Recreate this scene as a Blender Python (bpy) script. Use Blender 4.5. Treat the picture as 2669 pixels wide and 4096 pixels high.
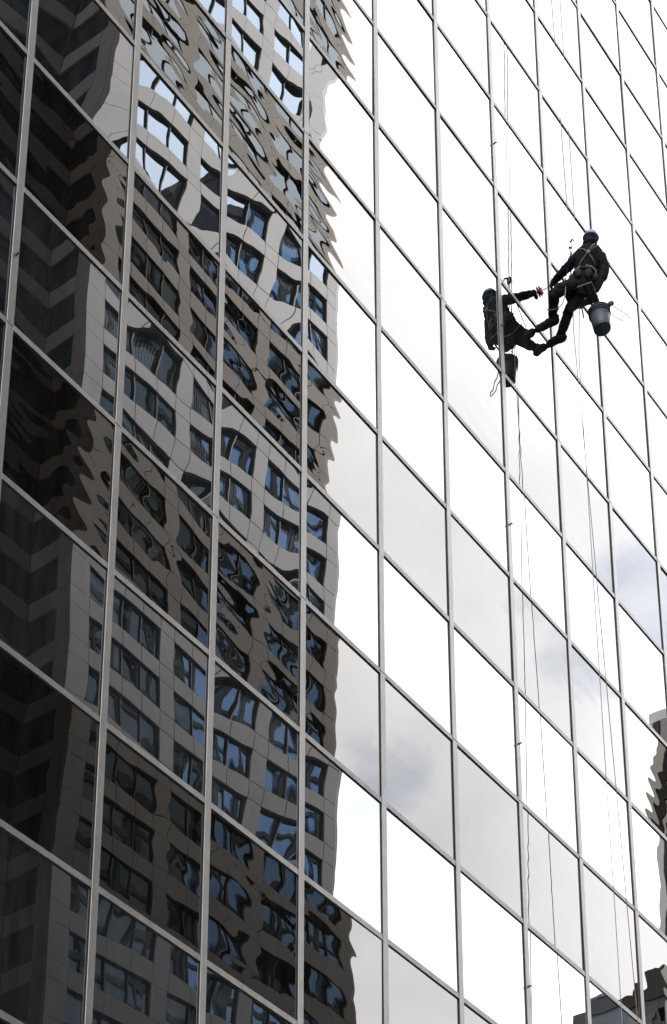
import bpy, math, random
from mathutils import Vector, Matrix

# ------------------------------------------------------------------ camera, sky, sun, exposure
scene = bpy.context.scene
for o in list(bpy.data.objects):
    bpy.data.objects.remove(o)
R = math.radians
COL = scene.collection

U = 1.5                       # width of one glazing bay of the glass tower
H = 1.76625                  # height of one glazing row
Z0 = 27.9016                    # height of row line 0
CAM = Vector((-9.8136, -10.882, 1.6))
YAW, PITCH, FPX, CYPX = 0.9396, 0.3851, 8327.8, 5276.08     # rising-front view: the lens is shifted up
cam = bpy.data.cameras.new('camera')
cam.sensor_fit = 'VERTICAL'; cam.sensor_height = 36.0; cam.sensor_width = 36.0 * 667 / 1024
cam.lens = 36.0 * FPX / 4096.0
cam.shift_y = (CYPX - 2048) / 4096
cam.clip_start = 0.1; cam.clip_end = 6000
camo = bpy.data.objects.new('camera', cam); COL.objects.link(camo)
camo.location = CAM
camo.rotation_euler = (math.pi / 2 + PITCH, 0, -YAW)
scene.camera = camo

SUN_AZ, SUN_EL = R(22), R(44)           # azimuth measured from +X towards +Y
world = bpy.data.worlds.new('World'); scene.world = world
world.use_nodes = True
wn, wl = world.node_tree.nodes, world.node_tree.links
wn.clear()
w_out = wn.new('ShaderNodeOutputWorld'); w_bg = wn.new('ShaderNodeBackground')
w_bg.inputs['Strength'].default_value = 0.1
sky = wn.new('ShaderNodeTexSky'); sky.sky_type = 'NISHITA'; sky.sun_disc = False
sky.sun_elevation = SUN_EL; sky.sun_rotation = math.pi / 2 - SUN_AZ
tc = wn.new('ShaderNodeTexCoord')
mp = wn.new('ShaderNodeMapping'); mp.inputs['Location'].default_value = (15.252, 0.129, 9.015); mp.inputs['Scale'].default_value = (1.0, 1.0, 1.9)
n1 = wn.new('ShaderNodeTexNoise'); n1.inputs['Scale'].default_value = 3.2; n1.inputs['Detail'].default_value = 8; n1.inputs['Roughness'].default_value = 0.55; n1.inputs['Distortion'].default_value = 0.5
n2 = wn.new('ShaderNodeTexNoise'); n2.inputs['Scale'].default_value = 7.0; n2.inputs['Detail'].default_value = 8
r1 = wn.new('ShaderNodeValToRGB'); r1.color_ramp.elements[0].position = 0.228; r1.color_ramp.elements[1].position = 0.373
r2 = wn.new('ShaderNodeValToRGB')
r2.color_ramp.elements[0].position = 0.3; r2.color_ramp.elements[0].color = (11.2, 11.4, 11.8, 1)
r2.color_ramp.elements[1].position = 0.66; r2.color_ramp.elements[1].color = (14.6, 14.6, 14.6, 1)
skm = wn.new('ShaderNodeMix'); skm.data_type = 'RGBA'; skm.blend_type = 'MULTIPLY'; skm.inputs[0].default_value = 1.0
skm.inputs[7].default_value = (1.5, 1.5, 1.5, 1)
mx = wn.new('ShaderNodeMix'); mx.data_type = 'RGBA'
wl.new(tc.outputs['Generated'], mp.inputs['Vector'])
wl.new(mp.outputs[0], n1.inputs['Vector']); wl.new(mp.outputs[0], n2.inputs['Vector'])
wl.new(n1.outputs[0], r1.inputs[0]); wl.new(n2.outputs[0], r2.inputs[0])
wl.new(sky.outputs[0], skm.inputs[6])
wl.new(r1.outputs[0], mx.inputs[0]); wl.new(skm.outputs[2], mx.inputs[6]); wl.new(r2.outputs[0], mx.inputs[7])
wl.new(mx.outputs[2], w_bg.inputs['Color']); wl.new(w_bg.outputs[0], w_out.inputs[0])

sun = bpy.data.lights.new('sun', 'SUN'); sun.energy = 5.0; sun.angle = R(9); sun.color = (1, 0.95, 0.88)
suno = bpy.data.objects.new('sun', sun); COL.objects.link(suno)
sdir = Vector((math.cos(SUN_EL) * math.cos(SUN_AZ), math.cos(SUN_EL) * math.sin(SUN_AZ), math.sin(SUN_EL)))
suno.rotation_euler = sdir.to_track_quat('Z', 'Y').to_euler()
suno.location = (60, -30, 260)

vs = scene.view_settings
vs.view_transform = 'Standard'; vs.look = 'None'; vs.gamma = 1.0; vs.exposure = 1.63
vs.use_curve_mapping = False
scene.render.engine = 'CYCLES'
scene.cycles.max_bounces = 12; scene.cycles.glossy_bounces = 6; scene.cycles.diffuse_bounces = 3
scene.cycles.caustics_reflective = False; scene.cycles.caustics_refractive = False
scene.render.resolution_x = 667; scene.render.resolution_y = 1024

# ------------------------------------------------------------------ helpers
class MB:
    """collects simple solids; build() links them as one mesh object"""
    def __init__(s): s.v = []; s.f = []; s.m = []
    def add(s, vs, fs, m=0):
        b = len(s.v); s.v += [tuple(p) for p in vs]
        s.f += [tuple(b + i for i in f) for f in fs]; s.m += [m] * len(fs); return s
    def box(s, x0, x1, y0, y1, z0, z1, m=0):
        return s.add([(x0, y0, z0), (x1, y0, z0), (x1, y1, z0), (x0, y1, z0), (x0, y0, z1), (x1, y0, z1), (x1, y1, z1), (x0, y1, z1)],
                     [(0, 3, 2, 1), (4, 5, 6, 7), (0, 1, 5, 4), (1, 2, 6, 5), (2, 3, 7, 6), (3, 0, 4, 7)], m)
    def chbox(s, x0, x1, y0, y1, z0, z1, c, m=0):
        """box whose -y face is chamfered by c"""
        v = [(x0, y1, z0), (x1, y1, z0), (x1, y1, z1), (x0, y1, z1), (x0, y0 + c, z0), (x1, y0 + c, z0), (x1, y0 + c, z1), (x0, y0 + c, z1),
             (x0 + c, y0, z0 + c), (x1 - c, y0, z0 + c), (x1 - c, y0, z1 - c), (x0 + c, y0, z1 - c)]
        f = [(0, 3, 2, 1), (0, 1, 5, 4), (1, 2, 6, 5), (2, 3, 7, 6), (3, 0, 4, 7), (4, 5, 9, 8), (5, 6, 10, 9), (6, 7, 11, 10), (7, 4, 8, 11), (8, 9, 10, 11)]
        return s.add(v, f, m)
    def tube(s, pts, rad, n=8, m=0, caps=True):
        pts = [Vector(p) for p in pts]
        if not hasattr(rad, '__len__'): rad = [rad] * len(pts)
        rings = []; up = Vector((0.3, 0.2, 0.93)).normalized()
        for i, p in enumerate(pts):
            t = (pts[min(i + 1, len(pts) - 1)] - pts[max(i - 1, 0)]).normalized()
            a = t.cross(up)
            if a.length < 1e-3: a = t.cross(Vector((1, 0, 0)))
            a.normalize(); b = t.cross(a)
            rings.append([p + (a * math.cos(2 * math.pi * k / n) + b * math.sin(2 * math.pi * k / n)) * rad[i] for k in range(n)])
        vs_ = [q for r in rings for q in r]
        fs = [(i * n + k, i * n + (k + 1) % n, (i + 1) * n + (k + 1) % n, (i + 1) * n + k) for i in range(len(pts) - 1) for k in range(n)]
        if caps: fs += [tuple(range(n - 1, -1, -1)), tuple((len(pts) - 1) * n + k for k in range(n))]
        return s.add(vs_, fs, m)
    def loft(s, rings, m=0):
        """rings: lists of equally many points"""
        n = len(rings[0]); vs_ = [q for r in rings for q in r]
        fs = [(i * n + k, i * n + (k + 1) % n, (i + 1) * n + (k + 1) % n, (i + 1) * n + k) for i in range(len(rings) - 1) for k in range(n)]
        fs += [tuple(range(n - 1, -1, -1)), tuple((len(rings) - 1) * n + k for k in range(n))]
        return s.add(vs_, fs, m)
    def lathe(s, base, axis, prof, n=28, m=0, caps=True):
        base = Vector(base); axis = Vector(axis).normalized()
        a = axis.cross(Vector((1, 0, 0))).normalized(); b = axis.cross(a)
        rings = [[base + axis * h + (a * math.cos(2 * math.pi * k / n) + b * math.sin(2 * math.pi * k / n)) * r for k in range(n)] for r, h in prof]
        vs_ = [q for r in rings for q in r]
        fs = [(i * n + k, i * n + (k + 1) % n, (i + 1) * n + (k + 1) % n, (i + 1) * n + k) for i in range(len(rings) - 1) for k in range(n)]
        if caps: fs += [tuple(range(n - 1, -1, -1)), tuple((len(rings) - 1) * n + k for k in range(n))]
        return s.add(vs_, fs, m)
    def ball(s, c, r, n=14, k=9, m=0, frame=None):
        """ellipsoid, r = 3 radii along frame axes"""
        c = Vector(c); fr = frame or (Vector((1, 0, 0)), Vector((0, 1, 0)), Vector((0, 0, 1)))
        vs_ = []; fs = []
        for i in range(k + 1):
            th = math.pi * (i + 0.001) / (k + 0.002)
            for j in range(n):
                ph = 2 * math.pi * j / n
                vs_.append(c + fr[0] * r[0] * math.sin(th) * math.cos(ph) + fr[1] * r[1] * math.sin(th) * math.sin(ph) + fr[2] * r[2] * math.cos(th))
        for i in range(k):
            for j in range(n):
                fs.append((i * n + j, (i + 1) * n + j, (i + 1) * n + (j + 1) % n, i * n + (j + 1) % n))
        fs.append(tuple(range(n))); fs.append(tuple(k * n + j for j in range(n - 1, -1, -1)))
        return s.add(vs_, fs, m)
    def mesh(s, name, mats, smooth=False):
        me = bpy.data.meshes.new(name); me.from_pydata(s.v, [], s.f)
        for m in (mats if isinstance(mats, (list, tuple)) else [mats]): me.materials.append(m)
        if any(s.m): me.polygons.foreach_set('material_index', s.m)
        if smooth: me.polygons.foreach_set('use_smooth', [True] * len(me.polygons))
        me.update(); return me
    def build(s, name, mats, parent=None, smooth=False):
        return put(name, s.mesh(name, mats, smooth), parent)

def put(name, me, parent=None, loc=(0, 0, 0), rot=None):
    o = bpy.data.objects.new(name, me); COL.objects.link(o); o.location = loc
    if rot: o.rotation_euler = rot
    if parent: o.parent = parent
    return o
def empty(name, loc=(0, 0, 0)):
    o = bpy.data.objects.new(name, None); COL.objects.link(o); o.location = loc; o.empty_display_size = 0.2
    return o
def tag(o, label=None, cat=None, group=None, kind=None):
    if label: o['label'] = label
    if cat: o['category'] = cat
    if group: o['group'] = group
    if kind: o['kind'] = kind
    return o

def image_pos(p):
    """where a world point falls in the frame (0..1, 0..1), used only to decide which pieces are worth building singly"""
    d = Vector(p) - CAM
    cy, sy, cp, sp = math.cos(YAW), math.sin(YAW), math.cos(PITCH), math.sin(PITCH)
    f = Vector((sy * cp, cy * cp, sp)); r = Vector((cy, -sy, 0)); u = r.cross(f)
    z = d.dot(f)
    if z < 0.1: return (9, 9)
    return (0.5 + FPX * d.dot(r) / z / 2669, (CYPX - FPX * d.dot(u) / z) / 4096)
def off_frame(p):
    x, y = image_pos(p)
    return max(abs(x - .5), abs(y - .5))

# ------------------------------------------------------------------ materials
def new_mat(name):
    m = bpy.data.materials.new(name); m.use_nodes = True
    m.node_tree.nodes.clear(); return m, m.node_tree.nodes, m.node_tree.links
def math_node(N, L, op, a, b=None, c=None):
    n = N.new('ShaderNodeMath'); n.operation = op
    for i, x in enumerate((a, b, c)):
        if x is None: continue
        if hasattr(x, 'is_linked') or hasattr(x, 'links'): L.new(x, n.inputs[i])
        else: n.inputs[i].default_value = x
    return n.outputs[0]
def plain(name, col, rough=0.6, metal=0.0, noise=0.0, nscale=4.0, bump=0.0, bscale=60.0, spec=0.5, col2=None, perobj=0.0):
    m, N, L = new_mat(name)
    out = N.new('ShaderNodeOutputMaterial'); b = N.new('ShaderNodeBsdfPrincipled'); L.new(b.outputs[0], out.inputs[0])
    b.inputs['Base Color'].default_value = (*col, 1); b.inputs['Roughness'].default_value = rough; b.inputs['Metallic'].default_value = metal
    b.inputs['Specular IOR Level'].default_value = spec
    t = N.new('ShaderNodeTexCoord')
    if noise or perobj:
        mixn = N.new('ShaderNodeMix'); mixn.data_type = 'RGBA'
        c2 = col2 or tuple(c * (1 - noise) for c in col)
        mixn.inputs[6].default_value = (*col, 1); mixn.inputs[7].default_value = (*c2, 1)
        nt = N.new('ShaderNodeTexNoise'); nt.inputs['Scale'].default_value = nscale; nt.inputs['Detail'].default_value = 6; nt.inputs['Roughness'].default_value = .65
        geo = N.new('ShaderNodeNewGeometry'); L.new(geo.outputs['Position'], nt.inputs['Vector'])
        fac = math_node(N, L, 'MULTIPLY_ADD', nt.outputs[0], 2.4, -0.7)
        if perobj:
            oi = N.new('ShaderNodeObjectInfo')
            fac = math_node(N, L, 'ADD', fac, math_node(N, L, 'MULTIPLY_ADD', oi.outputs['Random'], 2 * perobj, -perobj))
        cl = N.new('ShaderNodeClamp'); L.new(fac, cl.inputs[0])
        L.new(cl.outputs[0], mixn.inputs[0]); L.new(mixn.outputs[2], b.inputs['Base Color'])
    if bump:
        nb = N.new('ShaderNodeTexNoise'); nb.inputs['Scale'].default_value = bscale; nb.inputs['Detail'].default_value = 5
        L.new(t.outputs['Object'], nb.inputs['Vector'])
        bp = N.new('ShaderNodeBump'); bp.inputs['Strength'].default_value = 1.0; bp.inputs['Distance'].default_value = bump
        L.new(nb.outputs[0], bp.inputs['Height']); L.new(bp.outputs[0], b.inputs['Normal'])
    return m

def mirror_glass(name, tint, body, base, gain, ior, waves, pillow=None, perobj=True, twist=0.0, blinds=False, dust=0.0):
    """coated glass: mirror reflection weighted by its angle-dependent reflectance over a dark body.
    waves: list of (noise scale vector, amplitude in metres); pillow: bow of the pane in metres"""
    m, N, L = new_mat(name)
    out = N.new('ShaderNodeOutputMaterial'); mixs = N.new('ShaderNodeMixShader')
    dif = N.new('ShaderNodeBsdfDiffuse'); dif.inputs[0].default_value = (*body, 1)
    gl = N.new('ShaderNodeBsdfGlossy'); gl.inputs['Color'].default_value = (*tint, 1); gl.inputs['Roughness'].default_value = 0.0
    fr = N.new('ShaderNodeFresnel'); fr.inputs[0].default_value = ior
    fac = math_node(N, L, 'MULTIPLY_ADD', fr.outputs[0], gain, base)
    cl = N.new('ShaderNodeClamp'); L.new(fac, cl.inputs[0])
    L.new(cl.outputs[0], mixs.inputs[0]); L.new(dif.outputs[0], mixs.inputs[1]); L.new(gl.outputs[0], mixs.inputs[2]); L.new(mixs.outputs[0], out.inputs[0])
    t = N.new('ShaderNodeTexCoord'); oi = N.new('ShaderNodeObjectInfo')
    if blinds:      # vertical slat blinds drawn behind some of the panes
        sx = N.new('ShaderNodeSeparateXYZ'); L.new(t.outputs['Object'], sx.inputs[0])
        st_ = math_node(N, L, 'GREATER_THAN', math_node(N, L, 'SINE', math_node(N, L, 'MULTIPLY', sx.outputs[0], 34.0)), -0.2)
        rn = math_node(N, L, 'FRACT', math_node(N, L, 'MULTIPLY', oi.outputs['Random'], 29.3))
        on = math_node(N, L, 'GREATER_THAN', rn, 0.55)
        lim = math_node(N, L, 'GREATER_THAN', sx.outputs[2], math_node(N, L, 'MULTIPLY_ADD', math_node(N, L, 'FRACT', math_node(N, L, 'MULTIPLY', oi.outputs['Random'], 83.1)), 2.4, -1.7))
        bf = math_node(N, L, 'MULTIPLY', math_node(N, L, 'MULTIPLY', st_, on), lim)
        bm = N.new('ShaderNodeMix'); bm.data_type = 'RGBA'; bm.inputs[6].default_value = (*body, 1); bm.inputs[7].default_value = (0.22, 0.23, 0.235, 1)
        L.new(bf, bm.inputs[0]); L.new(bm.outputs[2], dif.inputs[0])
    w = math_node(N, L, 'MULTIPLY', oi.outputs['Random'], 97.0)
    if dust:        # film of dust and dried drip marks on the outer face
        dm_ = N.new('ShaderNodeMapping'); dm_.inputs['Scale'].default_value = (5.0, 1, 0.8); L.new(t.outputs['Object'], dm_.inputs['Vector'])
        dn = N.new('ShaderNodeTexNoise'); dn.noise_dimensions = '4D'; dn.inputs['Scale'].default_value = 1.5; dn.inputs['Detail'].default_value = 5; dn.inputs['Roughness'].default_value = .6
        L.new(dm_.outputs[0], dn.inputs['Vector']); L.new(w, dn.inputs['W'])
        dc = N.new('ShaderNodeClamp'); L.new(math_node(N, L, 'MULTIPLY_ADD', dn.outputs[0], 3.0, -1.2), dc.inputs[0])
        db = N.new('ShaderNodeMix'); db.data_type = 'RGBA'; db.inputs[6].default_value = (*body, 1); db.inputs[7].default_value = (dust, dust, dust * .97, 1)
        L.new(dc.outputs[0], db.inputs[0]); L.new(db.outputs[2], dif.inputs[0])
    total = None
    for kind, sc, amp in waves:
        mpn = N.new('ShaderNodeMapping'); mpn.inputs['Scale'].default_value = sc
        L.new(t.outputs['Object'], mpn.inputs['Vector'])
        if kind == 'noise':
            nt = N.new('ShaderNodeTexNoise'); nt.noise_dimensions = '4D'; nt.inputs['Scale'].default_value = 1.0; nt.inputs['Detail'].default_value = 0.0; nt.inputs['Roughness'].default_value = .4
            L.new(mpn.outputs[0], nt.inputs['Vector']); L.new(w, nt.inputs['W'])
            h = math_node(N, L, 'MULTIPLY', nt.outputs[0], amp)
        else:   # roller wave left by the tempering oven, phase wandering along the pane
            nt = N.new('ShaderNodeTexNoise'); nt.noise_dimensions = '4D'; nt.inputs['Scale'].default_value = 1.3; nt.inputs['Detail'].default_value = 1.0
            L.new(t.outputs['Object'], nt.inputs['Vector']); L.new(w, nt.inputs['W'])
            sep = N.new('ShaderNodeSeparateXYZ'); L.new(mpn.outputs[0], sep.inputs[0])
            s1 = math_node(N, L, 'ADD', sep.outputs[0], sep.outputs[2])
            ph = math_node(N, L, 'MULTIPLY_ADD', nt.outputs[0], 9.0, s1)
            md = N.new('ShaderNodeTexNoise'); md.noise_dimensions = '4D'; md.inputs['Scale'].default_value = 1.6; md.inputs['Detail'].default_value = 0.0
            L.new(t.outputs['Object'], md.inputs['Vector']); L.new(math_node(N, L, 'ADD', w, 31.0), md.inputs['W'])
            mc = N.new('ShaderNodeClamp'); L.new(math_node(N, L, 'MULTIPLY_ADD', md.outputs[0], 4.0, -1.3), mc.inputs[0])
            rr = math_node(N, L, 'FRACT', math_node(N, L, 'MULTIPLY', oi.outputs['Random'], 7.73))
            rr = math_node(N, L, 'MULTIPLY_ADD', math_node(N, L, 'MULTIPLY', rr, rr), 1.7, 0.5)
            h = math_node(N, L, 'MULTIPLY', math_node(N, L, 'MULTIPLY', math_node(N, L, 'SINE', ph), amp), math_node(N, L, 'MULTIPLY', mc.outputs[0], rr))
        total = h if total is None else math_node(N, L, 'ADD', total, h)
    if pillow:
        px_, pz_, lx, lz, a = pillow
        sep = N.new('ShaderNodeSeparateXYZ'); L.new(t.outputs['Object'], sep.inputs[0])
        x2 = math_node(N, L, 'POWER', math_node(N, L, 'ABSOLUTE', math_node(N, L, 'DIVIDE', sep.outputs[0], lx)), px_)
        z2 = math_node(N, L, 'POWER', math_node(N, L, 'ABSOLUTE', math_node(N, L, 'DIVIDE', sep.outputs[2], lz)), pz_)
        k = math_node(N, L, 'MULTIPLY', math_node(N, L, 'SUBTRACT', 1.0, x2), math_node(N, L, 'SUBTRACT', 1.0, z2))
        sgn = math_node(N, L, 'MULTIPLY_ADD', oi.outputs['Random'], 0.9, 0.55)
        h = math_node(N, L, 'MULTIPLY', math_node(N, L, 'MULTIPLY', k, sgn), a)
        total = h if total is None else math_node(N, L, 'ADD', total, h)
    if total is not None and perobj:
        fr_ = math_node(N, L, 'FRACT', math_node(N, L, 'MULTIPLY', oi.outputs['Random'], 17.31))
        total = math_node(N, L, 'MULTIPLY', total, math_node(N, L, 'MULTIPLY_ADD', fr_, 0.95, 0.35))
    if twist:
        sep = N.new('ShaderNodeSeparateXYZ'); L.new(t.outputs['Object'], sep.inputs[0])
        fr_ = math_node(N, L, 'FRACT', math_node(N, L, 'MULTIPLY', oi.outputs['Random'], 41.77))
        k = math_node(N, L, 'MULTIPLY_ADD', fr_, 2 * twist, -twist)
        total = math_node(N, L, 'ADD', total, math_node(N, L, 'MULTIPLY', math_node(N, L, 'MULTIPLY', sep.outputs[0], sep.outputs[2]), k))
    if total is not None:
        bp = N.new('ShaderNodeBump'); bp.inputs['Strength'].default_value = 1.0; bp.inputs['Distance'].default_value = 1.0
        L.new(total, bp.inputs['Height']); L.new(bp.outputs[0], gl.inputs['Normal'])
    return m

M = {}
M['vision'] = mirror_glass('vision_glass', (0.90, 0.93, 1.0), (0.011, 0.013, 0.0145), 0.1, 2.1, 1.6,
                           [('noise', (1.2, 1, 1.4), 0.0005), ('noise', (4.2, 1, 4.2), 0.00004)], (3.2, 3.2, 0.72, 0.86, -0.0008), twist=0.0016, dust=0.032)
M['spandrel'] = mirror_glass('spandrel_glass', (1.0, 0.98, 0.965), (0.004, 0.0036, 0.003), 0.0, 1.36, 1.62,
                             [('noise', (1.4, 1, 1.6), 0.0006), ('noise', (4.0, 1, 4.6), 0.00009), ('wave', (3.0, 0, 18.0), 0.00010)], None, twist=0.0035, dust=0.011)
M['alu'] = plain('anodised_aluminium', (0.25, 0.238, 0.226), 0.30, 0.75, 0.25, 3.0, 0.0006, 14.0)
M['alu2'] = plain('weathered_aluminium', (0.235, 0.22, 0.207), 0.34, 0.7, 0.35, 6.0, 0.0012, 18.0, perobj=0.25)
M['gasket'] = plain('black_gasket', (0.024, 0.024, 0.024), 0.55)
M['stone'] = plain('tan_stone_panel', (0.36, 0.333, 0.322), 0.75, 0, 0.22, 0.5, perobj=0.35)
M['joint'] = plain('dark_joint', (0.10, 0.09, 0.085), 0.9)
M['cream'] = plain('cream_stone', (0.62, 0.60, 0.53), 0.8, 0, 0.1, 1.0)
M['winframe'] = plain('bronze_window_frame', (0.03, 0.029, 0.028), 0.65, spec=0.15)
M['winglass'] = mirror_glass('tower_window_glass', (0.80, 0.90, 1.0), (0.012, 0.018, 0.022), 0.34, 1.0, 1.65,
                             [('noise', (0.6, 1, 0.5), 0.006), ('noise', (1.6, 1, .6), 0.001)], None, blinds=True)
M['recessglass'] = mirror_glass('recess_window_glass', (0.8, 0.9, 1.0), (0.012, 0.017, 0.019), 0.02, 0.35, 1.5, [('noise', (0.6, 1, 0.5), 0.004)], None)
M['brown'] = plain('brown_granite', (0.27, 0.225, 0.19), 0.6, 0, 0.2, 0.6, perobj=0.3)
M['grey'] = plain('blue_grey_panel', (0.19, 0.21, 0.24), 0.6, 0, 0.2, 0.5, perobj=0.3)
M['darkroof'] = plain('dark_roof_metal', (0.05, 0.05, 0.052), 0.6)
M['darkglass'] = mirror_glass('dark_tower_glass', (0.7, 0.8, 0.85), (0.02, 0.024, 0.026), 0.05, 0.5, 1.5, [('noise', (0.6, 1, 0.5), 0.004)], None)
M['blueglass'] = mirror_glass('blue_tower_glass', (0.55, 0.75, 1.0), (0.10, 0.16, 0.27), 0.10, 1.0, 1.5, [('noise', (0.5, 1, 0.4), 0.006)], None)
M['asphalt'] = plain('asphalt', (0.05, 0.05, 0.052), 0.85, 0, 0.3, 2.0, 0.004, 40)
M['paving'] = plain('concrete_paving', (0.30, 0.29, 0.28), 0.85, 0, 0.25, 1.0, 0.002, 30)
M['kerb'] = plain('kerb_stone', (0.36, 0.35, 0.34), 0.85, 0, 0.25, 2.0)
M['line'] = plain('road_paint', (0.75, 0.74, 0.7), 0.7, 0, 0.2, 4.0)

# ------------------------------------------------------------------ ground, street
ST_N, ST_S = -3.5, -51.0           # kerb lines of the street between the towers
tag(MB().box(-1500, 1800, -1500, 1500, -0.6, -0.012).build('ground', M['asphalt']), kind='structure')
tag(MB().box(-600, 700, ST_S, -17.0, -0.3, 0.0).build('road', M['asphalt']), kind='structure')
pv = tag(MB().box(-600, 700, -17.0 + .3, -0.2, -0.3, 0.13).build('pavement', M['paving']), kind='structure')
tag(MB().box(-600, 700, -17.0, -16.7, -0.3, 0.13).build('kerb', M['kerb']), kind='structure')
tag(MB().box(-600, 700, -56.9, ST_S - .3, -0.3, 0.13).build('pavement', M['paving']), kind='structure')
tag(MB().box(-600, 700, ST_S - .3, ST_S, -0.3, 0.13).build('kerb', M['kerb']), kind='structure')
mk = MB()
for i in range(60): mk.box(-120 + i * 6, -117 + i * 6, -34.6, -34.45, 0.004, 0.006)
tag(mk.build('lane_marking', M['line']), kind='structure')

# ------------------------------------------------------------------ glass tower
random.seed(7)
C0, C1, R0, R1 = -44, 60, -130, 15          # bays and rows of the whole front
GX0, GX1 = C0 * U, C1 * U
ZT, ZB = Z0 - R0 * H, Z0 - R1 * H
tower = empty('glass_tower', (0, 0, 0))
tag(tower, 'dark mirror-glass office tower with grey aluminium grid filling the picture', 'building')
MB().box(GX0, GX1, 0.35, 42, 0, ZT + .4).build('wall_core', M['gasket'], tower)
MB().box(GX0 - .1, GX1 + .1, -0.05, 42.2, ZT + .4, ZT + 1.6).build('parapet', M['alu'], tower)
MB().box(GX0, GX1, -0.02, 0.35, 0, ZB - .03).build('plinth', M['darkroof'], tower)

GAP = 0.012
hw, hh = U / 2 - GAP, H / 2 - GAP
pane_me = {k: MB().box(-hw, hw, 0, 0.008, -hh, hh).mesh('pane_' + k, M[k]) for k in ('vision', 'spandrel')}
cand = []
for c in range(C0, C1):
    for r in range(R0, R1):
        p = ((c + .5) * U, 0, Z0 - (r + .5) * H)
        cand.append((off_frame(p), c, r, p))
cand.sort()
single = cand[:288]; rest = cand[288:]
srest = {'vision': MB(), 'spandrel': MB()}
for _, c, r, p in single:
    k = 'spandrel' if r % 2 == 0 else 'vision'
    a = 0.0011 if k == 'vision' else 0.0016
    put('pane', pane_me[k], tower, p, (random.gauss(0, a), 0, random.gauss(0, a)))
for _, c, r, p in rest:
    k = 'spandrel' if r % 2 == 0 else 'vision'
    srest[k].add([(p[0] - hw, 0, p[2] - hh), (p[0] + hw, 0, p[2] - hh), (p[0] + hw, 0, p[2] + hh), (p[0] - hw, 0, p[2] + hh)], [(0, 1, 2, 3)])
restmat = {k: mirror_glass('far_' + k, (0.95, 0.97, 1.0), (0.012, 0.012, 0.012), 0.26 if k == 'vision' else 0.0, 1.0, 1.6, [('noise', (0.6, 1, 0.6), 0.0012)], None) for k in srest}
for k in srest: tag(srest[k].build('distant_panes', restmat[k], tower), kind='stuff')

# mullions: aluminium cap over a black neck, spliced every four rows
cw, tw = 0.045, 0.036
YC, YF = -0.011, -0.020
seg = 4 * H
cap_me = MB().chbox(-cw, cw, YF, YC, -seg / 2 + .004, seg / 2 - .004, 0.0025).mesh('mullion', M['alu'])
neck_me = MB().box(-cw + .006, cw - .006, YC, 0.004, -seg / 2 + .0005, seg / 2 - .0005).box(-cw - .010, -cw + .006, -.004, 0.004, -seg / 2 + .0005, seg / 2 - .0005).box(cw - .006, cw + .010, -.004, 0.004, -seg / 2 + .0005, seg / 2 - .0005).mesh('gasket', M['gasket'])
far_m = MB(); far_g = MB()
for c in range(C0, C1 + 1):
    for s0 in range(-130, R1 + 4, 4):                   # splices at rows 2 mod 4
        zc = Z0 - (s0 + 2) * H
        if min(off_frame((c * U, 0, zc + d * H)) for d in (-2, -1, 0, 1, 2)) < 0.62:
            m_ = put('mullion', cap_me, tower, (c * U, 0, zc))
            put('gasket', neck_me, m_)
        else:
            far_m.box(c * U - cw, c * U + cw, YF, 0.004, zc - seg / 2, zc + seg / 2)
tag(far_m.build('distant_mullions', M['alu'], tower), kind='stuff')
tl = U / 2 - cw - .002
YT = YF + .004
tcap_me = MB().chbox(-tl, tl, YT, YC, -tw, tw, 0.0025).mesh('transom', M['alu2'])
tneck_me = MB().box(-tl, tl, YC, 0.004, -tw + .006, tw - .006).box(-tl, tl, -.004, 0.004, -tw - .012, -tw + .006).box(-tl, tl, -.004, 0.004, tw - .006, tw + .010).mesh('gasket', M['gasket'])
far_t = MB(); nt_ = 0
for c in range(C0, C1):
    for r in range(R0, R1 + 1):
        p = ((c + .5) * U, 0, Z0 - r * H)
        if off_frame(p) < 0.60:
            t_ = put('transom', tcap_me, tower, p); put('gasket', tneck_me, t_); nt_ += 1
for r in range(R0, R1 + 1):
    cs = [c for c in range(C0, C1) if off_frame(((c + .5) * U, 0, Z0 - r * H)) < 0.60]
    z = Z0 - r * H
    if cs:
        far_t.box(GX0, min(cs) * U, YT, 0.003, z - tw, z + tw); far_t.box((max(cs) + 1) * U, GX1, YT, 0.003, z - tw, z + tw)
    else:
        far_t.box(GX0, GX1, YT, 0.003, z - tw, z + tw)
tag(far_t.build('distant_transoms', M['alu2'], tower), kind='stuff')
# tie-back buttons for the cleaning cradle
pin_me = MB().lathe((0, 0, 0), (0, -1, 0), [(0.016, 0), (0.016, 0.006), (0.008, 0.008), (0.008, 0.022), (0.013, 0.024), (0.013, 0.034), (0.006, 0.038)], 12).mesh('tie_back_pin', M['gasket'], True)
for c in (0, 6, 12):
    for r in range(-9, 14, 2):
        p = (c * U + .012, YF, Z0 - (r + .5) * H)
        if off_frame(p) < 0.56: put('tie_back_pin', pin_me, tower, p)

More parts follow.
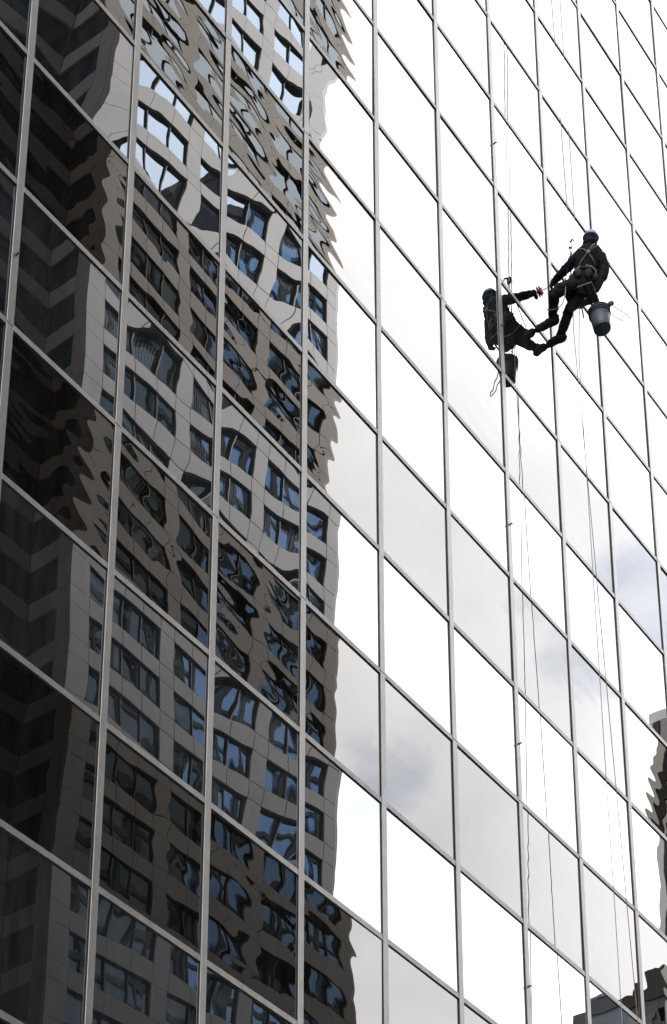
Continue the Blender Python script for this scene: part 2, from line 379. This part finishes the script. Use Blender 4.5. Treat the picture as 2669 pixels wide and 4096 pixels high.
# ------------------------------------------------------------------ stone tower across the street (seen mirrored in the glass)
YS = -57.0; XL, XR = 57.7, 83.3; FH = 3.5; NF = 58; DEP = 3.4
stone = empty('stone_tower', ((XL + XR) / 2, YS - 15, 0))
def spart(mb, name, mats, kind=None):
    o = mb.build(name, mats, None); o.parent = stone; o.matrix_parent_inverse = Matrix.Translation(-stone.location)
    if kind: o['kind'] = kind
    return o
def sput(name, me, loc, rot=None, parent=None):
    o = bpy.data.objects.new(name, me); COL.objects.link(o); o.location = loc
    if rot: o.rotation_euler = rot
    if parent is None:
        o.parent = stone; o.matrix_parent_inverse = Matrix.Translation(-stone.location)
    else: o.parent = parent
    return o
tag(stone, 'tall tan stone tower with ribbon windows, mirrored in the left half of the glass', 'building')
HT = NF * FH
spart(MB().box(XL + .35, XR - .35, YS - 32, YS - .35, 0, HT).box(36, XL + .34, YS - 32, YS - DEP - .35, 0, HT), 'wall_core', M['joint'])
spart(MB().box(XL - .1, XR + .1, YS - 32, YS + .1, HT, HT + 1.5), 'parapet', M['stone'])
WZ0 = 1.25                      # window band inside each storey
PW = [(XL, XL + 1.5), (65.9, 67.2), (74.1, 75.4), (XR - 1.1, XR)]
bays = [(PW[i][1], PW[i + 1][0]) for i in range(3)]
panels = []          # (x centre, width, z centre, height, kind) on planes; frame: 'F','R','B'
def mirr(p): return (p[0], -p[1], p[2])
for k in range(NF):
    z = k * FH
    for (a, b) in PW:
        panels.append(('F', a, b, z, z + WZ0)); panels.append(('F', a, b, z + WZ0, z + FH))
    for (a, b) in bays:
        for i in range(4):
            panels.append(('F', a + (b - a) * i / 4, a + (b - a) * (i + 1) / 4, z, z + WZ0))
    # return wall (plane x = XL, runs in -y) and set-back front (plane y = YS-DEP)
    panels.append(('R', 0.3, 1.1, z, z + WZ0)); panels.append(('R', 0.3, 1.1, z + WZ0, z + FH)); panels.append(('R', 1.1, DEP - .02, z, z + WZ0))
    for i in range(5): panels.append(('B', XL - 2.3 * (i + 1), XL - 2.3 * i - (.02 if i == 0 else 0), z, z + WZ0))
def ppos(q):
    f, a, b, z0, z1 = q
    if f == 'F': return ((a + b) / 2, YS, (z0 + z1) / 2)
    if f == 'R': return (XL, YS - (a + b) / 2, (z0 + z1) / 2)
    return ((a + b) / 2, YS - DEP, (z0 + z1) / 2)
def prot(f): return {'F': (0, 0, math.pi), 'R': (0, 0, -math.pi / 2), 'B': (0, 0, math.pi)}[f]
panels.sort(key=lambda q: off_frame(mirr(ppos(q))))
pm_cache = {}
far_p = MB()
for i, q in enumerate(panels):
    f, a, b, z0, z1 = q; w, h = round(b - a, 3), round(z1 - z0, 3)
    if i < 298:
        if (w, h) not in pm_cache:
            pm_cache[(w, h)] = MB().chbox(-w / 2 + .011, w / 2 - .011, 0, 0.30, -h / 2 + .011, h / 2 - .011, 0.012).mesh('stone_panel', M['stone'])
        sput('stone_panel', pm_cache[(w, h)], ppos(q), prot(f))
    else:
        g = .012; x0, x1 = a + g, b - g
        if f == 'F': far_p.box(x0, x1, YS - .3, YS, z0 + g, z1 - g)
        elif f == 'R': far_p.box(XL, XL + .3, YS - x1, YS - x0, z0 + g, z1 - g)
        else: far_p.box(x0, x1, YS - DEP - .3, YS - DEP, z0 + g, z1 - g)
spart(far_p, 'distant_stone_panels', M['stone'], 'stuff')
spart(MB().box(36, XL - 2.3 * 5 - .02, YS - DEP - .34, YS - DEP - .02, 0, HT), 'stone_wall', M['stone'])
# windows
RC = 0.16
wins = []
for k in range(NF):
    z = k * FH
    for (a, b) in bays: wins.append(('F', a, b, z + WZ0, z + FH, 4))
    wins.append(('R', 1.1, DEP, z + WZ0, z + FH, 1))
    wins.append(('B', XL - 2.3 * 5, XL, z + WZ0, z + FH, 5))
wins.sort(key=lambda q: off_frame(mirr(ppos(q[:5]))))
wf_cache = {}; far_rp = MB(); far_wp = MB(); npane = 0
random.seed(3)
for i, q in enumerate(wins):
    f, a, b, z0, z1, n = q; w, h = b - a, z1 - z0
    gm = M['winglass'] if f == 'F' else M['recessglass']
    key = (round(w, 2), round(h, 2), n, f)
    if key not in wf_cache:
        fr = MB(); t = .07
        fr.box(-w / 2, w / 2, RC - .06, RC + .12, -h / 2, -h / 2 + t); fr.box(-w / 2, w / 2, RC - .06, RC + .12, h / 2 - t, h / 2)
        for j in range(n + 1):
            xx = -w / 2 + w * j / n; xx = min(max(xx, -w / 2 + t / 2), w / 2 - t / 2)
            fr.box(xx - t / 2, xx + t / 2, RC - .07, RC + .12, -h / 2 + t, h / 2 - t)
        pw = w / n
        wf_cache[key] = (fr.mesh('window', M['winframe']), MB().box(-pw / 2 + .02, pw / 2 - .02, 0, .02, -h / 2 + .04, h / 2 - .04).mesh('window_pane', gm))
    fme, pme = wf_cache[key]
    if i < 165:
        wo = sput('window', fme, ppos(q[:5]), prot(f))
        for j in range(n):
            if npane < 298:
                sput('window_pane', pme, (-w / 2 + w * (j + .5) / n, RC + .03, 0), (random.gauss(0, .004), 0, random.gauss(0, .006)), wo); npane += 1
            else:
                q0, q1 = a + w * j / n + .02, a + w * (j + 1) / n - .02; d0, d1 = RC + .03, RC + .05
                if f == 'R': far_rp.box(XL + d0, XL + d1, YS - q1, YS - q0, z0 + .04, z1 - .04)
                else:
                    yy = YS - (DEP if f == 'B' else 0); (far_wp if f == 'F' else far_rp).box(q0, q1, yy - d1, yy - d0, z0 + .04, z1 - .04)
    else:
        y = {'F': YS - RC - .05, 'B': YS - DEP - RC - .05}.get(f)
        if f == 'R': far_rp.box(XL + RC, XL + RC + .05, YS - b, YS - a, z0, z1)
        else: (far_wp if f == 'F' else far_rp).box(a, b, y - .05, y, z0, z1)
spart(far_wp, 'distant_windows', M['winglass'], 'stuff'); spart(far_rp, 'distant_windows', M['recessglass'], 'stuff')
ghost = MB()  # pale second-surface ghost reflection of the edge, built as a cream strip
for k in range(int(HT / 9.9)): ghost.box(XR + .01, XR + .5, YS - 1.0, YS - .2, k * 9.9 + .03, k * 9.9 + 9.87)
spart(ghost, 'ghost_strip', M['cream'])

# ------------------------------------------------------------------ further towers
def tower_block(name, label, x0, x1, yf, depth, top, mat, glassmat, bay, floor, sill, pier, face, roof=None, crown=0):
    """yf: y of the street front; face=+1 front looks to +y, -1 looks to -y"""
    e = empty(name, ((x0 + x1) / 2, yf - face * depth / 2, 0)); tag(e, label, 'building')
    def P(mb, nm, mt, kind=None):
        o = mb.build(nm, mt); o.parent = e; o.matrix_parent_inverse = Matrix.Translation(-e.location)
        if kind: o['kind'] = kind
        return o
    def bxf(mb, a, b, d0, d1, z0, z1):          # d = depth behind the front
        ya, yb = sorted((yf - face * d0, yf - face * d1)); mb.box(a, b, ya, yb, z0, z1)
    c = MB(); bxf(c, x0 + .3, x1 - .3, .5, depth, 0, top - .3); P(c, 'wall_core', M['joint'])
    nb = max(1, round((x1 - x0) / bay)); bw = (x1 - x0) / nb
    for i in range(nb + 1):
        m = MB(); xa = x0 + i * bw
        bxf(m, max(x0, xa - pier / 2), min(x1, xa + pier / 2), 0, .6, 0, top - crown); P(m, 'pier', mat)
    nf = int((top - crown) / floor)
    for k in range(nf):
        z = top - crown - (k + 1) * floor
        if k < 14:
            m = MB(); bxf(m, x0, x1, .06, .6, z, z + sill); P(m, 'spandrel_band', mat)
            for i in range(nb):
                m = MB(); bxf(m, x0 + i * bw + pier / 2, x0 + (i + 1) * bw - pier / 2, .25, .35, z + sill, z + floor); P(m, 'window', glassmat)
    zl = top - crown - 14 * floor
    if zl > 0:
        m = MB(); bxf(m, x0, x1, .25, .35, 0, zl); P(m, 'lower_glazing', glassmat)
        m = MB()
        for k in range(14, nf):
            z = top - crown - (k + 1) * floor; bxf(m, x0, x1, .06, .24, z, z + sill)
        P(m, 'lower_bands', mat, 'stuff')
    if crown:
        m = MB()
        for i in range(nb):
            bxf(m, x0 + i * bw + .03, x0 + (i + 1) * bw - .03, .02, .6, top - crown + .03, top - 1.2)
        P(m, 'crown_panels', mat)
    m = MB(); bxf(m, x0 - .15, x1 + .15, -.15, depth, top - 1.2, top); P(m, 'parapet', roof or mat)
    m = MB(); s = MB()
    m.box(x0 - .02, x0 + .3, min(yf - face * .6, yf - face * depth), max(yf - face * .6, yf - face * depth), 0, top - 1.2); P(m, 'side_wall', mat)
    m = MB(); m.box(x1 - .3, x1 + .02, min(yf - face * .6, yf - face * depth), max(yf - face * .6, yf - face * depth), 0, top - 1.2); P(m, 'side_wall', mat)
    return e, P, bxf
e, P, bxf = tower_block('brown_tower', 'brown granite tower with pale corner mirrored at the right edge of the glass', 151.3, 186, -56, 11, 141.5, M['brown'], M['darkglass'], 7.0, 7.5, 1.2, 1.0, 1, M['cream'], 7)
for k, (za, zb) in enumerate([(133.0, 140.2), (120.5, 132.8), (108, 120.3), (95, 107.8)]):
    for (ya, yb) in ((-65.8, -61.3), (-61.1, -56.7)):
        P(MB().box(151.08, 151.27, ya, yb, zb - (zb - za) * (1 if k == 0 else .3), zb), 'granite_panel', M['brown'])
        if k:
            P(MB().box(151.14, 151.26, ya + .1, yb - .1, za, zb - (zb - za) * .31), 'side_window', M['darkglass'])
            P(MB().box(151.0, 151.25, ya, ya + .25, za, zb - (zb - za) * .302), 'window_frame', M['cream'])
P(MB().box(150.9, 151.7, -67.1, -66.5, 0, 140.2), 'corner_strip', M['cream'])
P(MB().box(151.02, 151.27, -66.4, -65.9, 0, 140.2), 'corner_recess', M['winframe'])
e.location.x += 1.5
e, P, bxf = tower_block('grey_tower', 'low blue-grey block with dark roofline mirrored at the bottom right corner', 130.4, 149.0, -57, 10, 94.3, M['grey'], M['darkglass'], 5.9, 3.6, 1.4, 1.0, 1, M['darkroof'], 0)
for k in range(8):
    for j in range(3):
        z = 94.3 - 3.0 - k * 3.6
        P(MB().box(130.28, 130.36, -66.6 + j * 3.1, -66.6 + j * 3.1 + 2.4, z - 1.5, z + .4), 'side_window', M['winglass'])
P(MB().box(130.8, 134, -60.9, -59.6, 94.3, 95.6), 'plant_room', M['darkroof'])
P(MB().box(131.2, 137, -59.0, -57.4, 94.3, 96.6), 'plant_room', M['darkroof'])
P(MB().lathe((131.6, -63.5, 94.3), (0, 0, 1), [(0.6, 0), (0.6, .8), (0.3, 1.2)], 14), 'vent_stack', M['darkroof'])
# on the glass tower's own side of the street, seen only in the stone tower's windows
tower_block('sky_screen_tower', 'tallest dark tower, added to keep sky out of the recessed corner windows of the stone tower', 91, 114.5, 0, 30, 300, M['winframe'], M['darkglass'], 4.6, 4.0, 0.8, 0.5, -1)  # added so the recess windows mirror a dark front instead of bright sky
tower_block('dark_tower', 'dark glass tower glimpsed twice-mirrored in the left windows of the stone tower', 115, 135.5, 0, 34, 224, M['winframe'], M['darkglass'], 4.6, 4.0, 0.8, 0.5, -1)
tower_block('blue_tower', 'blue glass tower glimpsed twice-mirrored in the right windows of the stone tower', 136.2, 252, 0, 36, 240, M['winframe'], M['blueglass'], 2.8, 4.0, 0.5, 0.6, -1)
tower_block('shade_tower', 'unseen pale tower added to shade the recess of the stone tower', -22, 33, -45, 44, 165, M['stone'], M['darkglass'], 6.0, 3.6, 1.3, 1.2, 1)  # unseen block added to cut sky light from the recess

# ------------------------------------------------------------------ rope-access window cleaner
M['jacket'], N, L = new_mat('dark_workwear')
_o = N.new('ShaderNodeOutputMaterial'); _b = N.new('ShaderNodeBsdfPrincipled'); L.new(_b.outputs[0], _o.inputs[0])
_b.inputs['Roughness'].default_value = .9; _b.inputs['Specular IOR Level'].default_value = .2
_t = N.new('ShaderNodeTexCoord'); _s = N.new('ShaderNodeSeparateXYZ'); L.new(_t.outputs['Object'], _s.inputs[0])
_r = N.new('ShaderNodeValToRGB'); _m = N.new('ShaderNodeMapRange'); _m.inputs[1].default_value = -0.9; _m.inputs[2].default_value = 0.8
L.new(_s.outputs[2], _m.inputs[0]); L.new(_m.outputs[0], _r.inputs[0])
_r.color_ramp.interpolation = 'CONSTANT'
_r.color_ramp.elements[0].color = (0.009, 0.0085, 0.0085, 1)
_r.color_ramp.elements[1].position = 0.56; _r.color_ramp.elements[1].color = (0.015, 0.017, 0.026, 1)
_n = N.new('ShaderNodeTexNoise'); _n.inputs['Scale'].default_value = 14; _n.inputs['Detail'].default_value = 4; L.new(_t.outputs['Object'], _n.inputs['Vector'])
_x = N.new('ShaderNodeMix'); _x.data_type = 'RGBA'; _x.blend_type = 'MULTIPLY'; _x.inputs[0].default_value = .6
L.new(_r.outputs[0], _x.inputs[6]); L.new(_n.outputs[0], _x.inputs[7]); L.new(_x.outputs[2], _b.inputs['Base Color'])
_p = N.new('ShaderNodeBump'); _p.inputs['Distance'].default_value = 0.02; _p.inputs['Strength'].default_value = .8
L.new(_n.outputs[0], _p.inputs['Height']); L.new(_p.outputs[0], _b.inputs['Normal'])
M['helmet'] = plain('pale_blue_helmet', (0.12, 0.20, 0.36), 0.32, 0, 0.3, 20)
M['strap_tan'] = plain('tan_webbing', (0.24, 0.19, 0.115), 0.8, 0, 0.4, 30)
M['strap_grey'] = plain('grey_webbing', (0.15, 0.157, 0.17), 0.7, 0, 0.4, 30)
M['pouch'] = plain('black_canvas', (0.012, 0.012, 0.011), 0.85, 0, 0.4, 20, .004, 60)
M['wood'] = plain('brown_seat_board', (0.10, 0.075, 0.058), 0.7, 0, 0.4, 12, .002, 50)
M['bucket'] = plain('grey_bucket_plastic', (0.09, 0.097, 0.118), 0.5, 0, 0.35, 9, .001, 40)
M['bucketdark'] = plain('navy_bucket_base', (0.022, 0.030, 0.045), 0.5, 0, 0.3, 9)
M['steel'] = plain('steel', (0.35, 0.35, 0.36), 0.35, 0.9)
M['rope_red'] = plain('red_fleck_rope', (0.30, 0.19, 0.16), 0.85, 0, 0.5, 40)
M['rope_grey'] = plain('grey_rope', (0.36, 0.36, 0.34), 0.85, 0, 0.4, 40)
M['star'] = plain('dull_red_plastic', (0.22, 0.045, 0.035), 0.5, 0, 0.3, 30)

P0 = Vector((10.25, -0.85, 27.0)); TH = math.radians(-63.434)
RIG = Matrix.Translation(P0) @ Matrix.Rotation(TH, 4, 'Z')      # local x: away from the glass, local y: along it, z up
V = Vector
def rig_thing(name, org, label, cat, group=None):
    e = empty(name); e.matrix_world = RIG @ Matrix.Translation(V(org)); tag(e, label, cat, group); e_org[e.name] = V(org); return e
e_org = {}
def rig_part(mb, name, mats, parent, smooth=True):
    """mesh given in rig coordinates, made a child of a rig thing"""
    o_ = e_org[parent.name]
    mb.v = [tuple(V(p) - o_) for p in mb.v]
    return mb.build(name, mats, parent, smooth)
def capsule(mb, pts, rad, n=12):
    mb.tube(pts, rad, n)
    for p, r in zip(pts, rad): mb.ball(p, (r, r, r), 12, 8)
TORSO = [(-.41, -.165, .135, .11, .11), (-.35, -.16, .13, .18, .155), (-.24, -.142, .12, .195, .165), (-.10, -.095, .095, .188, .150), (.04, -.066, .06, .202, .158),
         (.15, -.055, .025, .208, .158), (.22, -.05, .01, .190, .140), (.285, -.045, -.005, .125, .105), (.37, -.03, -.02, .066, .070)]
def torso(z):
    for a, b in zip(TORSO, TORSO[1:]):
        if a[0] <= z <= b[0]:
            t = (z - a[0]) / (b[0] - a[0]); return [a[i] * (1 - t) + b[i] * t for i in range(1, 5)]
    return list((TORSO[0] if z < TORSO[0][0] else TORSO[-1])[1:])
def skin(z, deg, off=.012):
    """point on the torso surface; -90 degrees is the middle of the back"""
    cu, cs, ru, rs = torso(z); a = R(deg)
    return V((cu + (ru + off) * math.cos(a), cs + (rs + off) * math.sin(a), z))
body = MB()
body.loft([[V((c[1] + c[3] * math.cos(2 * math.pi * k / 20), c[2] + c[4] * math.sin(2 * math.pi * k / 20), c[0])) for k in range(20)] for c in TORSO])
HC = V((-.018, -.028, .415))
body.ball(HC, (.086, .102, .120), 18, 12)
body.ball(HC + V((-.005, -.035, -.075)), (.098, .090, .070), 14, 10)      # collar and hood bunched at the nape
body.ball(HC + V((0, .104, -.02)), (.014, .022, .02)); body.ball(HC + V((-.086, 0, -.01)), (.012, .022, .032)); body.ball(HC + V((.086, 0, -.01)), (.012, .022, .032))
body.ball(HC + V((0, .075, -.075)), (.045, .035, .035))                   # jaw
capsule(body, [(-.16, .015, .185), (-.222, .01, .165), (-.315, .08, .145), (-.396, .147, .122)], [.080, .082, .070, .060])
capsule(body, [(-.396, .147, .122), (-.49, .258, .145), (-.574, .358, .155)], [.060, .053, .040])
capsule(body, [(.05, .03, .185), (.118, .035, .135), (.155, .05, -.01), (.158, .05, -.145)], [.080, .084, .074, .064])
capsule(body, [(.158, .05, -.145), (.13, .03, -.27), (.090, .01, -.385)], [.064, .057, .042])
def hand(mb, wrist, fwd_, side, curl):
    """palm, four fingers bent towards curl, thumb on the side"""
    f, sd, cu = V(fwd_).normalized(), V(side).normalized(), V(curl).normalized(); w = V(wrist)
    mb.ball(w + f * .045, (.042, .022, .052), 12, 8, 0, (sd, cu, f)); mb.tube([w - f * .01, w + f * .03], [.034, .036], 10)
    for off, ln in ((.033, .068), (.012, .078), (-.010, .072), (-.031, .056)):
        a = w + f * .082 + sd * off; b = a + (f * .75 + cu * .5).normalized() * ln * .5; c = b + (f * .05 + cu).normalized() * ln * .45
        mb.tube([w + f * .05 + sd * off * .9, a, b, c], [.011, .0105, .0100, .0085], 8)
    a = w + f * .025 + sd * .035; b = a + (sd * .7 + f * .6 + cu * .3).normalized() * .04; c = b + (f * .7 + cu * .7 - sd * .1).normalized() * .032
    mb.tube([w + f * .02 + sd * .01, a, b, c], [.014, .013, .0115, .009], 8)
hand(body, (-.574, .358, .155), (-.55, .02, -.75), (.3, .9, .1), (.6, .1, -.6))
hand(body, (.090, .01, -.385), (-.25, -.1, -.95), (-.75, .3, .1), (-.3, .9, -.2))
capsule(body, [(-.225, .09, -.315), (-.40, -.03, -.43), (-.50, -.095, -.54), (-.570, -.134, -.645)], [.105, .098, .088, .074])
capsule(body, [(-.570, -.134, -.645), (-.600, .02, -.735), (-.620, .145, -.795)], [.074, .070, .056])
capsule(body, [(-.115, .18, -.31), (-.25, .18, -.43), (-.365, .162, -.630)], [.108, .096, .074])
capsule(body, [(-.365, .162, -.630), (-.450, .29, -.755), (-.528, .402, -.862)], [.074, .070, .056])
body.ball((-.585, -.155, -.665), (.062, .05, .075)); body.ball((-.375, .145, -.65), (.062, .05, .075))   # knee pads
def boot(mb, ank, toe):
    a, t = V(ank), V(toe); d = (t - a).normalized()
    heel = a - d * .03 + V((.03, 0, -.05))
    mb.tube([a + V((.02, 0, .06)) - d * .02, a, heel + V((0, 0, .02))], [.062, .064, .050], 12)
    mb.tube([heel, a + d * .07 + V((0, 0, -.02)), t - d * .05, t], [.046, .058, .050, .038], 12)
    for p, r in ((heel, .046), (t, .038), (a, .062)): mb.ball(p, (r, r, r), 12, 8)
boot(body, (-.624, .16, -.802), (-.850, .128, -.985)); boot(body, (-.533, .41, -.871), (-.715, .408, -1.012))

worker = rig_thing('person', (-.19, .14, -.42), 'window cleaner in dark workwear and blue helmet hanging on ropes', 'person')
bo = put('body', body.mesh('body', M['jacket'], True), worker, -e_org[worker.name])
rm = bo.modifiers.new('fuse', 'REMESH'); rm.mode = 'VOXEL'; rm.voxel_size = 0.0068; rm.use_smooth_shade = True
tx = bpy.data.textures.new('cloth_folds', 'CLOUDS'); tx.noise_scale = 0.075; tx.noise_depth = 2
dm = bo.modifiers.new('folds', 'DISPLACE'); dm.texture = tx; dm.strength = 0.036; dm.mid_level = 0.36; dm.texture_coords = 'LOCAL'
sm = bo.modifiers.new('soften', 'SMOOTH'); sm.factor = 0.5; sm.iterations = 3
# helmet
hx = HC + V((.012, -.002, .045))
prof = [(.118, 0), (.120, .006), (.109, .012), (.106, .04), (.092, .075), (.066, .102), (.03, .116), (.004, .119)]
rig_part(MB().lathe(hx, V((.10, -.08, 1)), prof, 24), 'helmet', M['helmet'], worker)
rig_part(MB().tube([hx + V((-.1, .02, 0)), hx + V((-.09, .05, -.09)), hx + V((-.02, .10, -.15)), hx + V((.07, .06, -.09)), hx + V((.1, .02, 0))], .006, 6), 'chin_strap', M['pouch'], worker)
# harness
def strap(zs, r=.0105, off=.008): return MB().tube([skin(z, a, off) for z, a in zs], r, 8)
rig_part(strap([(.25, -150), (.20, -128), (.14, -104), (.08, -88), (.0, -68), (-.09, -50)]), 'harness_strap', M['strap_grey'], worker)
rig_part(strap([(.25, -30), (.20, -52), (.14, -76), (.08, -92), (.0, -112), (-.09, -130)]), 'harness_strap', M['strap_grey'], worker)
rig_part(MB().ball(skin(.10, -88, .01), (.030, .014, .04)).tube([skin(.13, -82), skin(.18, -74), skin(.24, -60)], .014, 8), 'harness_buckle', M['strap_tan'], worker)
rig_part(MB().tube([skin(-.13 + .02 * math.sin(a * .035), a, .012) for a in range(0, 361, 15)], .021, 8), 'waist_belt', M['pouch'], worker)
rig_part(strap([(-.11, -150), (-.12, -130), (-.10, -112)], .018, .022), 'belt_pad', M['strap_tan'], worker)
rig_part(strap([(-.11, -92), (-.13, -66), (-.17, -45), (-.23, -30)], .016, .022), 'belt_pad', M['strap_tan'], worker)
for z_, a_, r_ in ((-.20, -150, (.05, .04, .065)), (-.21, -112, (.055, .04, .075)), (-.24, -70, (.06, .045, .085)), (-.18, -178, (.04, .035, .06)), (-.25, -35, (.05, .04, .07))):
    rig_part(MB().ball(skin(z_, a_, .02), r_, 10, 6), 'tool_pouch', M['pouch'], worker)
rig_part(MB().tube([V((-.603, .03, -.742)) + V((.078 * math.cos(a), .05 * math.sin(a), .065 * math.sin(a))) for a in [2 * math.pi * k / 14 for k in range(15)]], .009, 6), 'leg_band', M['strap_grey'], worker)

# seat board hung from the descender
seat = rig_thing('seat_board', (-.19, .14, -.43), 'brown wooden seat board slung under the window cleaner', 'seat')
e1, e2 = V((.25, .968, 0)), V((.968, -.25, 0)); c0 = V((-.19, .145, 0))
def quad(a, b, z): return c0 + e1 * a + e2 * b + V((0, 0, z))
def slab(p, z0, z1):
    return MB().add([quad(a, b, z0) for a, b in p] + [quad(a, b, z1) for a, b in p], [(0, 3, 2, 1), (4, 5, 6, 7), (0, 1, 5, 4), (1, 2, 6, 5), (2, 3, 7, 6), (3, 0, 4, 7)])
prm = [(-.17, -.22), (.19, -.22), (.19, .21), (-.17, .21)]
rig_part(slab(prm, -.445, -.42), 'board', M['wood'], seat, False)
for b in (-.08, .09): rig_part(slab([(-.18, b - .02), (.2, b - .02), (.2, b + .02), (-.18, b + .02)], -.453, -.4455), 'webbing', M['pouch'], seat, False)
top = V((-.31, .12, .40))
for a, b in prm: rig_part(MB().tube([quad(a, b, -.43), top], .007, 6), 'hanger', M['pouch'], seat)
rig_part(MB().tube([quad(.1, .2, -.44), (.03, .22, -.50), (.05, .27, -.545)], .013, 6), 'bucket_strap', M['pouch'], seat)
rig_part(MB().tube([quad(-.12, .2, -.44), (.02, .12, -.53), (.045, .25, -.55)], .013, 6), 'bucket_strap', M['pouch'], seat)

# descender on the working rope
ds = rig_thing('descender', (-.31, .12, .40), 'metal descender clamped on the rope by the cleaner shoulder', 'descender')
rig_part(MB().chbox(-.337, -.283, .10, .14, .50, .61, .006), 'body', M['steel'], ds, False)
rig_part(MB().tube([(-.305, .105, .595), (-.27, .075, .62), (-.255, .065, .57)], [.013, .012, .009], 8), 'handle', M['pouch'], ds)
rig_part(MB().tube([(-.31, .12, .51), (-.31, .12, .45), (-.295, .12, .38)], .012, 8), 'connector', M['steel'], ds)

# ropes
def rope(pts, mat, label, name='rope', r=.0052):
    q = []
    for i in range(len(pts) - 1):
        a, b = V(pts[i]), V(pts[i + 1]); n = min(max(1, int((b - a).length / 1.2)), 40)
        for k in range(n): q.append(a.lerp(b, k / n) + V((random.uniform(-1, 1), random.uniform(-1, 1), 0)) * .002)
    q.append(V(pts[-1])); base = q[-1].copy()
    o = MB().tube([p - base for p in q], r, 6).build(name, mat, None, True); o.location = base
    return tag(o, label, 'rope', 'ropes of the window cleaner')
random.seed(11)
rope([(10.3, -.22, ZT + 1.6), (10.25, -.28, 45), (10.23, -.41, 35), (10.22, -.51, 28), (10.215, -.52, 27.4), (10.24, -.50, 26.5), (10.27, -.47, 26), (10.36, -.74, 15), (10.44, -.98, 5), (10.46, -1.1, .14)], M['rope_red'],
     'reddish working rope running through the descender, farther from the glass at the bottom')
rope([(10.9, -.22, ZT + 1.6), (10.52, -.35, 45), (10.43, -.47, 35), (10.35, -.555, 27.5), (10.34, -.55, 26.5), (10.29, -.52, 25.5), (10.57, -.43, 15), (10.88, -.37, 5), (11.0, -.33, .14)], M['rope_grey'],
     'grey safety rope hanging past the cleaner, closer to the glass at the bottom')

# bucket
bt, bb = V((.045, .27, -.625)), V((.079, .27, -1.0)); ax = (bt - bb).normalized(); hgt = (bt - bb).length
bk = rig_thing('bucket', tuple(bb), 'dark grey plastic bucket hanging below the window cleaner', 'bucket')
rig_part(MB().lathe(bb, ax, [(.128, .045), (.152, hgt), (.146, hgt), (.122, .05)], 32, 0, False), 'bucket_wall', M['bucket'], bk)
rig_part(MB().lathe(bb, ax, [(.118, 0.0), (.124, .004), (.1285, .048), (.10, .049), (.10, .02)], 32), 'bucket_base', M['bucketdark'], bk)
for h_ in (hgt - .012, hgt - .055, hgt - .095):
    rig_part(MB().lathe(bb + ax * (h_ - .007), ax, [(.140, 0), (.162, .002), (.162, .013), (.140, .015)], 32), 'rim', M['bucketdark'], bk)
hb = [bt + V((.157 * math.cos(a), 0, 0)) + ax * (.12 * math.sin(a)) for a in [math.pi * k / 12 for k in range(13)]]
rig_part(MB().tube(hb, .005, 6), 'bail_handle', M['steel'], bk)
br = rig_thing('scrub_brush', (.20, .25, -.57), 'grey scrubbing brush clipped on the bucket rim', 'brush')
rig_part(MB().tube([(.185, .25, -.66), (.20, .25, -.57), (.235, .24, -.515)], [.020, .026, .018], 10), 'handle', M['pouch'], br)
rig_part(MB().tube([(.165, .26, -.56), (.215, .245, -.55), (.262, .235, -.555)], [.024, .038, .028], 10), 'head', M['strap_grey'], br)
lp = rig_thing('leash_cord', (.24, .24, -.7), 'thin grey leash cord looping out beside the bucket', 'cord')
rig_part(MB().tube([(.225, .25, -.57), (.27, .24, -.63), (.33, .235, -.70), (.40, .23, -.79), (.46, .22, -.87), (.486, .22, -.92), (.455, .22, -.955), (.38, .23, -.935), (.29, .24, -.85), (.225, .25, -.74)], .0075, 6), 'cord', M['rope_grey'], lp)
hs = rig_thing('leg_leash', (-.42, -.1, -.6), 'grey cord sagging from the cleaner belt to the left leg', 'cord')
rig_part(MB().tube([(-.33, .0, -.22), (-.40, -.09, -.36), (-.405, -.14, -.55), (-.42, -.15, -.72), (-.46, -.13, -.84), (-.53, -.06, -.83), (-.575, .0, -.78)], .0065, 6), 'cord', M['rope_grey'], hs)
sq = rig_thing('squeegee', (-.19, .2, -.7), 'squeegee with a thin rod handle dangling below the seat', 'squeegee')
rig_part(MB().tube([(-.205, .2, -.47), (-.196, .2, -.591), (-.177, .2, -.805)], [.011, .011, .009], 8), 'handle', M['pouch'], sq)
rig_part(MB().tube([(-.29, .24, -.47), (-.12, .16, -.47)], .010, 6), 'blade', M['steel'], sq)
# red star grip on the glass, cord to the left hand
sc_ = V((-.772, .312, -.045))
st = rig_thing('star_grip', tuple(sc_), 'small dull red star-shaped grip on the glass', 'grip')
wn_ = RIG.to_3x3().inverted() @ V((0, -1, 0)); wx_ = RIG.to_3x3().inverted() @ V((1, 0, 0))
ring = []
for k in range(10):
    a = math.pi * k / 5 + .2; r_ = .066 if k % 2 == 0 else .027
    ring.append(sc_ + wx_ * r_ * 1.2 * math.cos(a) + V((0, 0, 1.1)) * r_ * math.sin(a))
sm_ = MB(); sm_.add([p - wn_ * .012 for p in ring] + [p + wn_ * .008 for p in ring] + [sc_ + wn_ * .020], [tuple(range(9, -1, -1))] + [(k, (k + 1) % 10, 10 + (k + 1) % 10, 10 + k) for k in range(10)] + [(10 + k, 10 + (k + 1) % 10, 20) for k in range(10)])
rig_part(sm_, 'star', M['star'], st, False)
rig_part(MB().tube([sc_ - wn_ * .012, sc_ - wn_ * .025], [.02, .028], 12), 'suction_cup', M['pouch'], st)
rig_part(MB().tube([sc_ + wn_ * .01, (-.735, .325, -.015), (-.69, .345, .03), (-.635, .36, .075)], .006, 6), 'cord', M['pouch'], st)
